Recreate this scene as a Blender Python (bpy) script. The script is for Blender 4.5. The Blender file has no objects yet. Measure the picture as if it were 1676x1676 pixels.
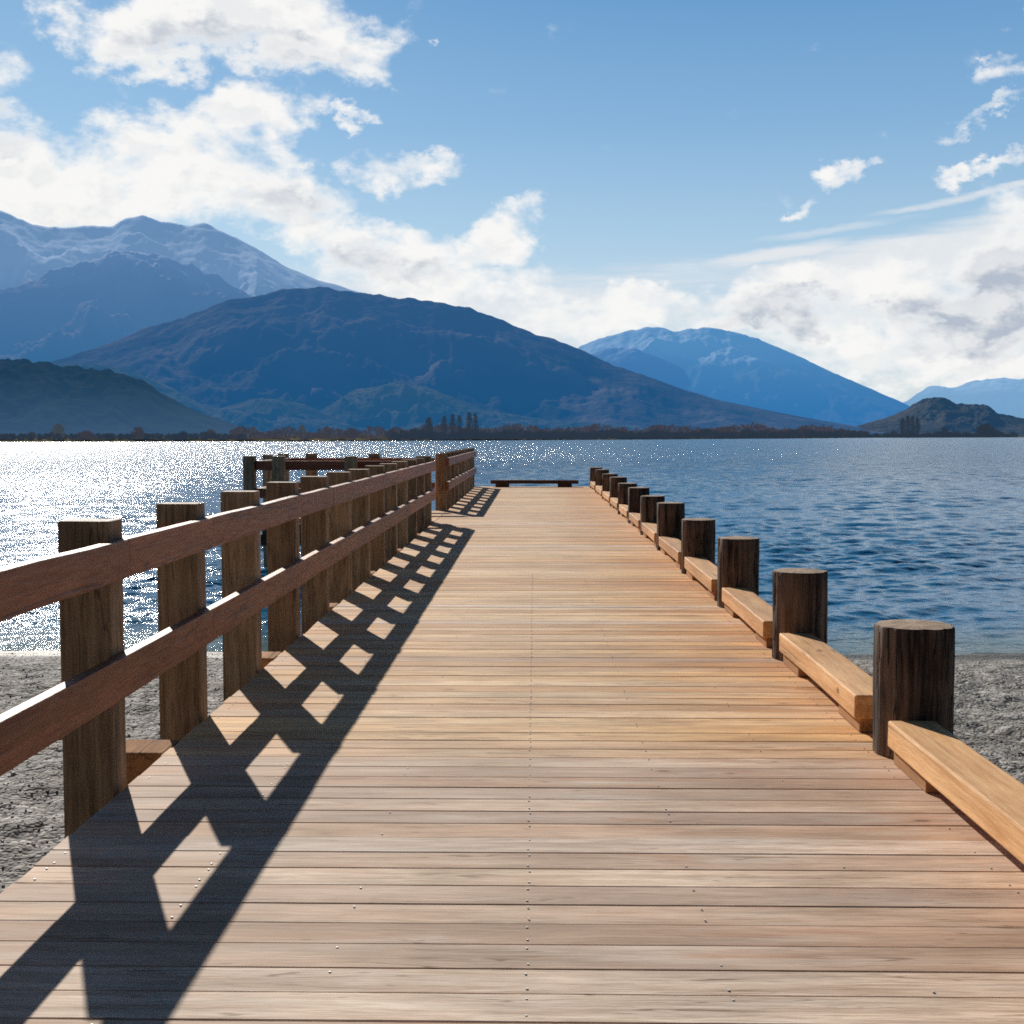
import bpy, bmesh, math, random
import numpy as np
from mathutils import Vector, Matrix, noise as mn

R = math.radians
PI = math.pi
H = 1.5                      # camera height above the deck, every length below is in metres or multiples of it
F = 2050.0 / 1676.0          # focal length over frame width
scene = bpy.context.scene
col = scene.collection
random.seed(4)
rng = np.random.default_rng(11)

# ------------------------------------------------------------------ camera
PITCH = math.atan(124.0 / 2050.0)
YAW = math.atan(36.0 / 2050.0)
CAM = Vector((0, 0, H))
cd = bpy.data.cameras.new("camera")
cam = bpy.data.objects.new("camera", cd)
col.objects.link(cam)
cam.location = CAM
cam.rotation_euler = (PI / 2 - PITCH, 0, YAW)
cd.sensor_width = 36.0
cd.lens = 36.0 * F
cd.clip_start = 0.05
cd.clip_end = 60000
scene.camera = cam
_fw = Vector((-math.sin(YAW) * math.cos(PITCH), math.cos(YAW) * math.cos(PITCH), -math.sin(PITCH)))
_rt = Vector((math.cos(YAW), math.sin(YAW), 0))
_up = _rt.cross(_fw)


def bearing(px, py, dist):
    """world point seen in direction (px,py) of the survey photo, at horizontal distance dist"""
    d = _fw * 2050.0 + _rt * (px - 838.0) - _up * (py - 838.0)
    k = dist / math.hypot(d.x, d.y)
    return CAM + d * k


# ------------------------------------------------------------------ tagging
def tag(o, label=None, cat=None, group=None, kind=None):
    if label: o['label'] = label
    if cat: o['category'] = cat
    if group: o['group'] = group
    if kind: o['kind'] = kind
    return o


def link(name, me, mats, parent=None, loc=(0, 0, 0), smooth=False):
    o = bpy.data.objects.new(name, me)
    col.objects.link(o)
    for m in (mats if isinstance(mats, (list, tuple)) else [mats]):
        if m: me.materials.append(m)
    o.location = loc
    if parent: o.parent = parent
    me.polygons.foreach_set('use_smooth', [bool(smooth)] * len(me.polygons))
    return o


def empty(name, loc, label, cat, group=None):
    o = bpy.data.objects.new(name, None)
    o.empty_display_size = 0.2
    col.objects.link(o)
    o.location = loc
    return tag(o, label, cat, group)


def np_mesh(name, verts, faces):
    me = bpy.data.meshes.new(name)
    verts = np.asarray(verts, dtype=np.float32)
    faces = np.asarray(faces, dtype=np.int32)
    n, k = faces.shape
    me.vertices.add(len(verts)); me.vertices.foreach_set('co', verts.ravel())
    me.loops.add(n * k); me.loops.foreach_set('vertex_index', faces.ravel())
    me.polygons.add(n)
    me.polygons.foreach_set('loop_start', np.arange(0, n * k, k, dtype=np.int32))
    me.polygons.foreach_set('loop_total', np.full(n, k, dtype=np.int32))
    me.update(calc_edges=True)
    return me


def grid_faces(nr, nc):
    i = np.arange(nr - 1)[:, None] * nc + np.arange(nc - 1)[None, :]
    return np.stack([i, i + 1, i + nc + 1, i + nc], -1).reshape(-1, 4)


# ------------------------------------------------------------------ noise in numpy
_perm = rng.permutation(256)
_perm = np.concatenate([_perm, _perm, _perm])
_ga = rng.uniform(0, 2 * PI, 256)
_gx, _gy = np.cos(_ga), np.sin(_ga)


def perlin(x, y):
    xi = np.floor(x).astype(int); yi = np.floor(y).astype(int)
    xf = x - xi; yf = y - yi
    u = xf * xf * xf * (xf * (xf * 6 - 15) + 10)
    v = yf * yf * yf * (yf * (yf * 6 - 15) + 10)
    def g(ix, iy, dx, dy):
        h = _perm[(_perm[ix & 255] + iy) & 255]
        return _gx[h] * dx + _gy[h] * dy
    a = g(xi, yi, xf, yf); b = g(xi + 1, yi, xf - 1, yf)
    c = g(xi, yi + 1, xf, yf - 1); d = g(xi + 1, yi + 1, xf - 1, yf - 1)
    return ((a * (1 - u) + b * u) * (1 - v) + (c * (1 - u) + d * u) * v) * 1.4


def fbm(x, y, o=5, g=0.5):
    s = 0; a = 1
    for k in range(o):
        s = s + a * perlin(x + 17.3 * k, y - 9.1 * k); x = x * 2.03; y = y * 2.03; a *= g
    return s


def ridged(x, y, o=5, g=0.5):
    s = 0; a = 1
    for k in range(o):
        s = s + a * (1 - 2 * np.abs(perlin(x + 7.7 * k, y + 3.1 * k))); x = x * 2.07; y = y * 2.07; a *= g
    return s


# ------------------------------------------------------------------ node helpers
class NT:
    def __init__(s, tree):
        s.t = tree; s.n = tree.nodes; s.l = tree.links
        s.n.clear()

    def node(s, typ, **kw):
        nd = s.n.new(typ)
        for k, v in kw.items():
            if hasattr(nd, k) and not k[0].isupper(): setattr(nd, k, v)
        return nd

    def put(s, sock, v):
        if isinstance(v, bpy.types.NodeSocket): s.l.new(v, sock)
        elif v is not None:
            if hasattr(sock, 'default_value'):
                try: sock.default_value = v
                except TypeError: sock.default_value = (v, v, v)
                except ValueError:
                    sock.default_value = tuple(v) + (1.0,)

    def math(s, op, a, b=None, c=None, clamp=False):
        m = s.n.new('ShaderNodeMath'); m.operation = op; m.use_clamp = clamp
        s.put(m.inputs[0], a)
        if b is not None: s.put(m.inputs[1], b)
        if c is not None: s.put(m.inputs[2], c)
        return m.outputs[0]

    def vmath(s, op, a, b=None):
        m = s.n.new('ShaderNodeVectorMath'); m.operation = op
        s.put(m.inputs[0], a)
        if b is not None: s.put(m.inputs[1], b)
        return m.outputs[0] if op not in ('LENGTH', 'DOT_PRODUCT', 'DISTANCE') else m.outputs[1]

    def map(s, v, a, b, c=0.0, d=1.0, smooth=False):
        m = s.n.new('ShaderNodeMapRange')
        if smooth: m.interpolation_type = 'SMOOTHSTEP'
        s.put(m.inputs[0], v)
        for i, q in enumerate((a, b, c, d)): s.put(m.inputs[i + 1], q)
        return m.outputs[0]

    def mix(s, f, a, b, mode='MIX'):
        m = s.n.new('ShaderNodeMix'); m.data_type = 'RGBA'; m.blend_type = mode
        s.put(m.inputs[0], f); s.put(m.inputs[6], a if isinstance(a, bpy.types.NodeSocket) else tuple(a) + (1.0,) if len(a) == 3 else a)
        s.put(m.inputs[7], b if isinstance(b, bpy.types.NodeSocket) else tuple(b) + (1.0,) if len(b) == 3 else b)
        return m.outputs[2]

    def noise(s, vec, scale, detail=4, rough=0.5, dist=0.0, out=0):
        m = s.n.new('ShaderNodeTexNoise')
        s.put(m.inputs['Vector'], vec); s.put(m.inputs['Scale'], scale); m.inputs['Detail'].default_value = detail
        m.inputs['Roughness'].default_value = rough; m.inputs['Distortion'].default_value = dist
        return m.outputs[out]

    def scale(s, vec, sc, loc=(0, 0, 0), rot=(0, 0, 0)):
        m = s.n.new('ShaderNodeMapping')
        s.put(m.inputs[0], vec); m.inputs[1].default_value = loc; m.inputs[2].default_value = rot; m.inputs[3].default_value = sc
        return m.outputs[0]

    def attr(s, name, out='Fac'):
        m = s.n.new('ShaderNodeAttribute'); m.attribute_name = name
        return m.outputs[out]

    def bump(s, h, strength, dist, normal=None):
        m = s.n.new('ShaderNodeBump'); s.put(m.inputs['Height'], h)
        s.put(m.inputs['Strength'], strength); s.put(m.inputs['Distance'], dist)
        if normal: s.put(m.inputs['Normal'], normal)
        return m.outputs[0]


def material(name):
    m = bpy.data.materials.new(name); m.use_nodes = True
    t = NT(m.node_tree)
    out = t.n.new('ShaderNodeOutputMaterial')
    b = t.n.new('ShaderNodeBsdfPrincipled')
    t.l.new(b.outputs[0], out.inputs[0])
    return m, t, b, out


def timber(name, dark, light, axis='Y', rough=0.65, streak=1.0, per_board=False, knots=True, bump=0.5, stain=None, coarse=1.0, cracks=0.6, crack_scale=11.0):
    """sawn timber: long grain streaks along one local axis, knots, weather blotches, fine relief"""
    m, t, b, out = material(name)
    tc = t.n.new('ShaderNodeTexCoord')
    oi = t.n.new('ShaderNodeObjectInfo')
    vec = t.vmath('ADD', tc.outputs['Object'], t.vmath('SCALE', oi.outputs['Random'])) if False else tc.outputs['Object']
    off = t.n.new('ShaderNodeCombineXYZ')
    r = t.math('MULTIPLY', oi.outputs['Random'], 37.0)
    t.put(off.inputs[0], r); t.put(off.inputs[1], t.math('MULTIPLY', r, 1.7)); t.put(off.inputs[2], r)
    vec = t.vmath('ADD', vec, off.outputs[0])
    if per_board:
        o2 = t.n.new('ShaderNodeCombineXYZ')
        rb = t.attr('board')
        t.put(o2.inputs[0], t.math('MULTIPLY', rb, 91.0)); t.put(o2.inputs[2], t.math('MULTIPLY', rb, 53.0))
        vec = t.vmath('ADD', vec, o2.outputs[0])
    sc = {'X': (0.06, 1, 1), 'Y': (1, 0.06, 1), 'Z': (1, 1, 0.06)}[axis]
    g = t.scale(vec, sc)
    warp = t.noise(vec, 1.6, 2, 0.5, out=1)
    g2 = t.vmath('ADD', g, t.vmath('MULTIPLY', warp, (0.03, 0.03, 0.03)))
    fine = t.noise(g2, 95 * coarse, 5, 0.65)
    mid = t.noise(g2, 24 * coarse, 4, 0.6, 0.6)
    blot = t.noise(vec, 2.2, 4, 0.6)
    f = t.math('ADD', t.math('MULTIPLY', fine, 0.55), t.math('MULTIPLY', mid, 0.6))
    f = t.math('ADD', f, t.math('MULTIPLY', blot, 0.35))
    f = t.map(f, 0.75 - 0.22 / streak, 0.75 + 0.22 / streak, 0, 1)
    c = t.mix(f, dark, light)
    if stain is not None:
        s = t.map(t.noise(t.scale(vec, sc), 9, 3, 0.6), 0.5, 0.72, 0, 0.8)
        c = t.mix(s, c, stain)
    if knots:
        v = t.n.new('ShaderNodeTexVoronoi'); v.feature = 'F1'
        ks = {'X': (0.5, 1, 1), 'Y': (1, 0.5, 1), 'Z': (1, 1, 0.5)}[axis]
        t.put(v.inputs['Vector'], t.scale(vec, ks)); v.inputs['Scale'].default_value = 3.1
        k = t.map(v.outputs['Distance'], 0.035, 0.075, 0.75, 0.0, True)
        c = t.mix(k, c, tuple(x * 0.28 for x in dark))
    gc = t.vmath('ADD', t.scale(vec, {'X': (0.022, 1, 1), 'Y': (1, 0.022, 1), 'Z': (1, 1, 0.07)}[axis]), t.vmath('MULTIPLY', warp, (0.012, 0.012, 0.012)))
    cn = t.noise(gc, crack_scale, 3, 0.55)
    line = t.map(t.math('ABSOLUTE', t.math('SUBTRACT', cn, 0.5)), 0.004, 0.016, 1, 0, True)
    gate = t.map(t.noise(t.scale(vec, sc, loc=(3, 8, 5)), 7, 2, 0.5), 0.44, 0.56, 0, cracks, True)
    ck = t.math('MULTIPLY', line, gate)
    c = t.mix(ck, c, tuple(x * 0.16 for x in dark))
    patch = t.map(t.noise(t.scale(vec, sc, loc=(1, 2, 9)), 4.5, 3, 0.6), 0.42, 0.66, 0.80, 1.16)
    pc = t.n.new('ShaderNodeCombineColor')
    for q in range(3): t.put(pc.inputs[q], patch)
    c = t.mix(1.0, c, pc.outputs[0], 'MULTIPLY')
    vr = t.math('FRACT', t.math('MULTIPLY', oi.outputs['Random'], 7.31))
    tint = t.mix(vr, (0.80, 0.76, 0.74), (1.08, 1.10, 1.12))
    c = t.mix(1.0, c, tint, 'MULTIPLY')
    t.put(b.inputs['Base Color'], c)
    t.put(b.inputs['Roughness'], t.map(fine, 0.3, 0.7, rough + 0.08, rough - 0.08))
    b.inputs['Specular IOR Level'].default_value = 0.35
    t.put(b.inputs['Normal'], t.bump(t.math('SUBTRACT', t.math('ADD', fine, mid), t.math('MULTIPLY', ck, 1.5)), bump, 0.005))
    return m


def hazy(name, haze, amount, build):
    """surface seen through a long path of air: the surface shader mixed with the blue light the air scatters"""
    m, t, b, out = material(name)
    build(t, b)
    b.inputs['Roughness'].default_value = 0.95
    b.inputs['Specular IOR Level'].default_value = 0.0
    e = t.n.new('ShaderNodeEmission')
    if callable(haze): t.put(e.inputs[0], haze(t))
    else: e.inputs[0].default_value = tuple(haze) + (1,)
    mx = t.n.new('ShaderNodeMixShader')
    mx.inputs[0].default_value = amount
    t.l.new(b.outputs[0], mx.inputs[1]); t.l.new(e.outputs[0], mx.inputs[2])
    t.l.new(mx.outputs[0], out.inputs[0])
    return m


# ------------------------------------------------------------------ sun and sky
SUN = Vector((-0.743, 1.832, 1.0)).normalized()
EL = math.asin(SUN.z)
ld = bpy.data.lights.new('sun', 'SUN')
ld.energy = 5.0; ld.angle = R(0.5); ld.color = (1.0, 0.93, 0.83)
sun = bpy.data.objects.new('sun', ld); col.objects.link(sun)
sun.rotation_euler = SUN.to_track_quat('Z', 'Y').to_euler()
sun.location = (-20, 50, 30)

w = bpy.data.worlds.new("World"); scene.world = w; w.use_nodes = True
t = NT(w.node_tree)
wo = t.n.new('ShaderNodeOutputWorld'); bg = t.n.new('ShaderNodeBackground')
t.l.new(bg.outputs[0], wo.inputs[0]); bg.inputs[1].default_value = 0.1
sky = t.n.new('ShaderNodeTexSky'); sky.sky_type = 'NISHITA'; sky.sun_disc = False
sky.sun_elevation = EL; sky.sun_rotation = math.atan2(SUN.x, SUN.y)
sky.altitude = 300; sky.air_density = 1.0; sky.dust_density = 0.6; sky.ozone_density = 3.0
tc = t.n.new('ShaderNodeTexCoord'); D = tc.outputs['Generated']
sx = t.n.new('ShaderNodeSeparateXYZ'); t.put(sx.inputs[0], D)
az = t.math('ARCTAN2', sx.outputs[0], sx.outputs[1])
el = t.math('ARCSINE', sx.outputs[2])
# directions on the sky in units of 1 / 2050 rad, azimuth right of the jetty axis and height above the horizon
U = t.math('MULTIPLY', az, 2050.0); V = t.math('MULTIPLY', el, 2050.0)
cv = t.n.new('ShaderNodeCombineXYZ'); t.put(cv.inputs[0], az); t.put(cv.inputs[1], t.math('MULTIPLY', el, 1.5)); cvec = cv.outputs[0]
# ragged edges: displace the lookup
wn = t.noise(cvec, 14, 6, 0.62, out=1)
ws = t.n.new('ShaderNodeSeparateColor'); t.put(ws.inputs[0], wn)
wn2 = t.noise(cvec, 52, 5, 0.65, out=1)
ws2 = t.n.new('ShaderNodeSeparateColor'); t.put(ws2.inputs[0], wn2)
Uw = t.math('ADD', U, t.math('ADD', t.math('MULTIPLY_ADD', ws.outputs[0], 190, -95), t.math('MULTIPLY_ADD', ws2.outputs[0], 70, -35)))
Vw = t.math('ADD', V, t.math('ADD', t.math('MULTIPLY_ADD', ws.outputs[1], 130, -65), t.math('MULTIPLY_ADD', ws2.outputs[1], 56, -28)))


def blob(px, py, rx, ry, wgt, rot=0.0, Us=None, Vs=None, soft=1.0):
    Us = Us or Uw; Vs = Vs or Vw
    du = t.math('SUBTRACT', Us, px - 874.0); dv = t.math('SUBTRACT', Vs, 714.0 - py)
    c, s = math.cos(R(rot)), math.sin(R(rot))
    a = t.math('DIVIDE', t.math('ADD', t.math('MULTIPLY', du, c), t.math('MULTIPLY', dv, s)), rx)
    b_ = t.math('DIVIDE', t.math('SUBTRACT', t.math('MULTIPLY', dv, c), t.math('MULTIPLY', du, s)), ry)
    q = t.math('ADD', t.math('MULTIPLY', a, a), t.math('MULTIPLY', b_, b_))
    return t.math('MULTIPLY', t.map(q, 0.0, 1.6 * soft, 1.0, 0.0), wgt)


def union(lst):
    o = lst[0]
    for x in lst[1:]: o = t.math('MAXIMUM', o, x)
    return o


CUM = [  # cumulus, position on the sky / extent / weight / tilt
    (420, 78, 215, 76, 1.4, -8), (265, 112, 125, 62, 1.3, 0), (560, 110, 110, 52, 1.0, -12), (400, 25, 120, 60, 1.0, 0),
    (50, 15, 125, 58, 1.5, 0), (5, 118, 34, 16, 0.8, 0),
    (50, 290, 170, 62, 1.1, 0), (290, 300, 215, 74, 1.15, 8), (420, 235, 110, 75, 1.05, 30), (470, 350, 160, 75, 1.1, -20), (150, 340, 300, 70, 1.15, 0),
    (580, 405, 140, 62, 1.05, -12), (660, 440, 150, 60, 1.0, 8), (800, 400, 105, 46, 1.0, 22), (740, 455, 190, 45, 0.9, 0),
    (655, 285, 92, 36, 0.95, 4), (566, 213, 38, 14, 0.7, 0), (707, 116, 14, 9, 0.7, 0),
    (830, 490, 90, 30, 0.85, 0), (1010, 500, 150, 40, 0.95, 5), (930, 530, 130, 45, 0.9, 0),
    (1250, 500, 170, 60, 1.05, 8), (1400, 520, 190, 85, 1.1, 12), (1600, 500, 190, 120, 1.2, 10), (1500, 600, 240, 62, 1.1, 0), (1640, 605, 130, 30, 1.0, 0),
    (1750, 480, 250, 150, 1.2, 0),
    (1375, 312, 56, 28, 1.05, 8), (1520, 326, 44, 20, 0.85, 12), (1640, 305, 90, 18, 0.8, 10), (1650, 175, 90, 26, 0.8, 12), (1600, 225, 90, 14, 0.7, 18),
    (1668, 35, 90, 55, 1.4, 0), (1660, 110, 60, 24, 0.8, 15), (1285, 350, 40, 14, 0.55, 20),
    (-160, 200, 230, 130, 1.1, 0), (-200, 420, 300, 120, 1.1, 0), (1900, 250, 260, 90, 1.0, 0),
]
mask = union([blob(*c) for c in CUM])
CORE = [c for c in CUM if c[2] > 80 and c[3] > 40]
puff_fine = t.noise(t.scale(cvec, (1, 1.25, 1)), 58, 7, 0.58, 0.2)
puff = t.math('ADD', t.noise(cvec, 17, 9, 0.53, 0.2), t.math('MULTIPLY_ADD', puff_fine, 0.20, -0.10))
puff2 = t.noise(t.vmath('ADD', cvec, (-0.006, 0.012, 0)), 17, 9, 0.53, 0.2)
dens = t.math('ADD', mask, t.math('MULTIPLY_ADD', puff, 2.3, -1.55))
a_c = t.map(dens, -0.08, 0.62, 0, 1, True)
# smooth high sheets (lens cloud at right and streaks)
Us_ = t.math('ADD', U, t.math('MULTIPLY_ADD', ws.outputs[0], 60, -30)); Vs_ = t.math('ADD', V, t.math('MULTIPLY_ADD', ws.outputs[1], 24, -12))
SHEET = [(1480, 440, 330, 40, 1.0, 6), (1640, 420, 260, 55, 1.0, 8), (1260, 428, 130, 15, 0.8, 8), (1560, 352, 170, 7, 0.6, 9), (1330, 395, 160, 8, 0.5, 6), (1380, 470, 260, 36, 0.9, 8),
         (700, 520, 520, 80, 0.75, 0), (1060, 470, 330, 44, 0.5, 3)]
sh = union([blob(*c, Us=Us_, Vs=Vs_) for c in SHEET])
stre = t.noise(t.scale(cvec, (3, 22, 1), rot=(0, 0, R(-7))), 4, 6, 0.6)
a_s = t.map(t.math('ADD', sh, t.math('MULTIPLY_ADD', stre, 0.8, -0.5)), 0.05, 0.75, 0, 0.95, True)
# scattered clouds over the rest of the sky
far = t.noise(t.scale(D, (1, 1, 2.4)), 2.6, 8, 0.6, 0.3)
side = t.map(t.math('ABSOLUTE', az), 0.62, 0.9, 0, 1, True)
a_f = t.math('MULTIPLY', t.math('MULTIPLY', t.map(far, 0.52, 0.66, 0, 0.9, True), side), t.map(el, 0.0, 0.5, 1, 0.2))
# cloud shading: sunlit rims, grey thick hearts and bases
lit = t.map(t.math('SUBTRACT', puff, puff2), -0.06, 0.07, 0.0, 1.0)
GREY = [(60, 245, 90, 42, 1.2, 0), (585, 430, 85, 40, 1.3, 0), (1600, 495, 150, 70, 1.6, 18), (1255, 525, 120, 38, 1.5, 0), (1385, 530, 44, 22, 1.0, 0), (400, 140, 200, 34, 0.9, 0),
        (500, 350, 110, 30, 0.5, 0), (1560, 575, 130, 24, 0.8, 0), (680, 448, 70, 18, 0.5, 0), (440, 290, 80, 20, 0.4, 0)]
gm = union([blob(*c, soft=1.1) for c in GREY])
gsh = t.math('MULTIPLY', t.map(dens, 0.25, 0.85, 0, 1, True), t.math('ADD', gm, 0.10), clamp=True)
gsh = t.math('ADD', gsh, t.math('MULTIPLY', t.math('SUBTRACT', 0.55, lit), t.math('MULTIPLY', t.map(dens, 0.1, 0.7, 0, 1), 0.28)), clamp=True)
gsh = t.math('MULTIPLY', t.map(gsh, 0.05, 0.95, 0, 1), t.map(t.math('ADD', lit, t.math('MULTIPLY_ADD', puff, 1.6, -0.8)), 0.1, 1.2, 1.0, 0.35))
ccol = t.mix(gsh, (9.4, 9.35, 9.2), (4.6, 5.2, 6.1))
# clear sky: the texture, deepened towards the zenith
skc = t.mix(1.0, sky.outputs[0], (0.78, 1.02, 1.12), 'MULTIPLY')
gcurve = t.n.new('ShaderNodeValToRGB')
cr = gcurve.color_ramp
SKYSTOPS = [(0.0, (6.4, 7.0, 7.5)), (0.12, (5.9, 6.8, 7.6)), (0.22, (4.0, 5.8, 7.4)), (0.34, (2.3, 4.3, 6.7)), (0.5, (1.05, 2.9, 5.6)), (1.0, (0.5, 1.5, 3.6))]
for i, (p, c) in enumerate(SKYSTOPS):
    e = cr.elements[i] if i < 2 else cr.elements.new(p)
    e.position = p; e.color = tuple(x / 8 for x in c) + (1,)
t.put(gcurve.inputs[0], t.map(el, 0.0, 0.70, 0, 1))
grad = t.mix(1.0, gcurve.outputs[0], (8, 8, 8), 'MULTIPLY')
skm = t.mix(0.85, skc, grad)
full = t.mix(a_s, skm, (7.8, 8.1, 8.4))
full = t.mix(a_f, full, (5.5, 5.6, 5.8))
full = t.mix(a_c, full, ccol)
# away from the sun and overhead the sky is darker
dim = t.map(el, 0.36, 0.8, 1.0, 0.22, True)
sd = t.vmath('DOT_PRODUCT', D, tuple(SUN))
dim2 = t.map(sd, -0.2, 0.75, 0.27, 1.0, True)
dd = t.math('MULTIPLY', dim, dim2)
cc = t.n.new('ShaderNodeCombineColor')
for i in range(3): t.put(cc.inputs[i], dd)
full = t.mix(1.0, full, cc.outputs[0], 'MULTIPLY')
t.put(bg.inputs[0], full)

# ------------------------------------------------------------------ mountains
def terrain(name, prof, D1, D0, mat, seed, amp=0.25, scale=900.0, p=1.15, cut=0.0, jag=0.012, label=None, rows=90, step=2.5, base=-3.0, seg_lo=None):
    px = np.arange(prof[0][0], prof[-1][0] + 0.1, step)
    py = np.interp(px, [q[0] for q in prof], [q[1] for q in prof])
    k = np.array([0.2, 0.6, 1.0, 0.6, 0.2]); k /= k.sum()
    pp = np.pad(py, 2, mode='edge'); py = np.convolve(pp, k, 'valid')
    th, hr = [], []
    for a, b in zip(px, py):
        P = bearing(a, b, D1); th.append(math.atan2(P.x, P.y)); hr.append(P.z)
    th = np.array(th); hr = np.maximum(np.array(hr), 4.0)
    T = np.linspace(0, 1, rows)
    T = np.concatenate([T, [1.05, 1.15, 1.4]])
    tt, aa = np.meshgrid(T, th, indexing='ij')
    HR = np.broadcast_to(hr, tt.shape)
    dist = D0 + (D1 - D0) * tt
    X = dist * np.sin(aa); Y = dist * np.cos(aa)
    n1 = ridged(aa * D1 / scale + seed, dist / (scale * 2.3) + seed * 1.7, 6, 0.52)
    n2 = fbm(X / (scale * 0.5) + seed, Y / (scale * 0.5), 5)
    env = np.where(tt <= 1, np.sin(PI * np.clip(tt, 0, 1)) ** 0.8, 0)
    shape = np.where(tt <= 1, np.clip(tt, 0, 1) ** p, 1 - (tt - 1) * 1.3)
    Z = HR * shape + HR * amp * env * (n1 - 0.9) * 0.5 + HR * amp * 0.2 * env * n2
    Z += HR * jag * np.clip(tt, 0, 1) * fbm(X / (scale * 0.10), Y / (scale * 0.10), 4)
    Z = np.maximum(Z, base + 0.0 * Z)
    verts = np.stack([X, Y, Z], -1).reshape(-1, 3)
    me = np_mesh(name, verts, grid_faces(*tt.shape))
    o = link(name, me, mat, smooth=True)
    tag(o, label, None, None, 'structure')
    return o


def grass_rock(lo, hi, rock, snowline=None, snowband=200, ns=0.004, snowcol=(0.85, 0.87, 0.9), relief=0.8):
    def build(t, b):
        g = t.n.new('ShaderNodeNewGeometry')
        P = g.outputs['Position']
        f = t.map(t.noise(P, ns, 8, 0.62), 0.35, 0.65, 0, 1)
        c = t.mix(f, lo, hi)
        f2 = t.map(t.noise(P, ns * 4, 6, 0.65), 0.5, 0.68, 0, 0.85)
        c = t.mix(f2, c, rock)
        if snowline:
            s = t.n.new('ShaderNodeSeparateXYZ'); t.put(s.inputs[0], P)
            nz = t.n.new('ShaderNodeSeparateXYZ'); t.put(nz.inputs[0], g.outputs['Normal'])
            h = t.math('ADD', s.outputs[2], t.math('MULTIPLY_ADD', t.noise(P, ns * 2.5, 8, 0.68), snowband * 2.2, -snowband * 1.1))
            h = t.math('ADD', h, t.math('MULTIPLY_ADD', nz.outputs[2], snowband * 1.2, -snowband))
            k = t.map(h, snowline, snowline + snowband, 0, 0.97)
            c = t.mix(k, c, snowcol)
        t.put(b.inputs['Base Color'], c)
        t.put(b.inputs['Normal'], t.bump(t.noise(P, ns * 5, 7, 0.6), relief, 14))
    return build


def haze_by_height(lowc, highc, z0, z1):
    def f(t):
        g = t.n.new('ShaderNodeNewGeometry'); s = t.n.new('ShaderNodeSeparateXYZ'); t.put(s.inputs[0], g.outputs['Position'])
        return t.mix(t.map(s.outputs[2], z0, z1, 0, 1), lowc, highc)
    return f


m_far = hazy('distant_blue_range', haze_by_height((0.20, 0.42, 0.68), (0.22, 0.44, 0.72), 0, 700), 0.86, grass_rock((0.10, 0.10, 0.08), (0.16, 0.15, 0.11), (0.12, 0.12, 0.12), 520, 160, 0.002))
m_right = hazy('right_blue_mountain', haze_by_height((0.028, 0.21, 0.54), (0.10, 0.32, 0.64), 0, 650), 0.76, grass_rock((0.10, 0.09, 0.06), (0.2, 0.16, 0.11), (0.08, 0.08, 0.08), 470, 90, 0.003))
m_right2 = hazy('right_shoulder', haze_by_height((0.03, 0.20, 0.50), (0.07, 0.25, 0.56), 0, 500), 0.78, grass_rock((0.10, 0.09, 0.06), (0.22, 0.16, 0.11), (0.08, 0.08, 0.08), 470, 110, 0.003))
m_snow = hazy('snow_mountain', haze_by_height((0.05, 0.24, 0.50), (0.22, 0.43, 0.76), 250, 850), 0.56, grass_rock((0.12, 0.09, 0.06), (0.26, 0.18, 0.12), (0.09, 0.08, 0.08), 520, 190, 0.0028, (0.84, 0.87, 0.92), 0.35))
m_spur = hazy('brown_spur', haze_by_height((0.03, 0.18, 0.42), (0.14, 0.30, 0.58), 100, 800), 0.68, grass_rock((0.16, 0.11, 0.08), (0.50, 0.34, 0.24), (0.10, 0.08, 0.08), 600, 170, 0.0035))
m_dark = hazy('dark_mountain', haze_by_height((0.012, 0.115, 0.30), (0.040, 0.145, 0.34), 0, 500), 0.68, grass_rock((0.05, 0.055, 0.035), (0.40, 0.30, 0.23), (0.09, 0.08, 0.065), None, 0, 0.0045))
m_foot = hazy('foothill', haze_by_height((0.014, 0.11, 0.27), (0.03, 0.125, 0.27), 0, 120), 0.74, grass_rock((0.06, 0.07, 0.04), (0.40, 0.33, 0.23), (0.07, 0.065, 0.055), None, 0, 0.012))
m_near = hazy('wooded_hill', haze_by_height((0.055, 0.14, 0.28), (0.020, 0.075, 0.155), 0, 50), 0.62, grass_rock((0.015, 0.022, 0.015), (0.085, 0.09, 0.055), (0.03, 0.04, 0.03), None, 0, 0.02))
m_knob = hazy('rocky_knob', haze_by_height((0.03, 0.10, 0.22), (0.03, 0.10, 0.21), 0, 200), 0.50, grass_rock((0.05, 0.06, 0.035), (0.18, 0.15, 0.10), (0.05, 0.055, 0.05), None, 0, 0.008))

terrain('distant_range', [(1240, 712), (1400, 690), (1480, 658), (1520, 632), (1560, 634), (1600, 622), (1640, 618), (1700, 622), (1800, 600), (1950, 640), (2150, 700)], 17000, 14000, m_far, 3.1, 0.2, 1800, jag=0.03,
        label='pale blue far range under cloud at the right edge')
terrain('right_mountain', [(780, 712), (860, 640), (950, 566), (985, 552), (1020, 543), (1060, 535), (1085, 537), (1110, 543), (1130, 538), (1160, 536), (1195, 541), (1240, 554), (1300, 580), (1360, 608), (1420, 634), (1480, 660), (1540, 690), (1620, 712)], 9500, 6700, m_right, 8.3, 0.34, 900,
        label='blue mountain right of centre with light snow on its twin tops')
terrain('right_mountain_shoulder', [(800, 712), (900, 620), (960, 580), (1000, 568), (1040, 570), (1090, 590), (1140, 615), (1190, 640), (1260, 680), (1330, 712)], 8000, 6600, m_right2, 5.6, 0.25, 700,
        label='lower shoulder in front of the right blue mountain')
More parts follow.
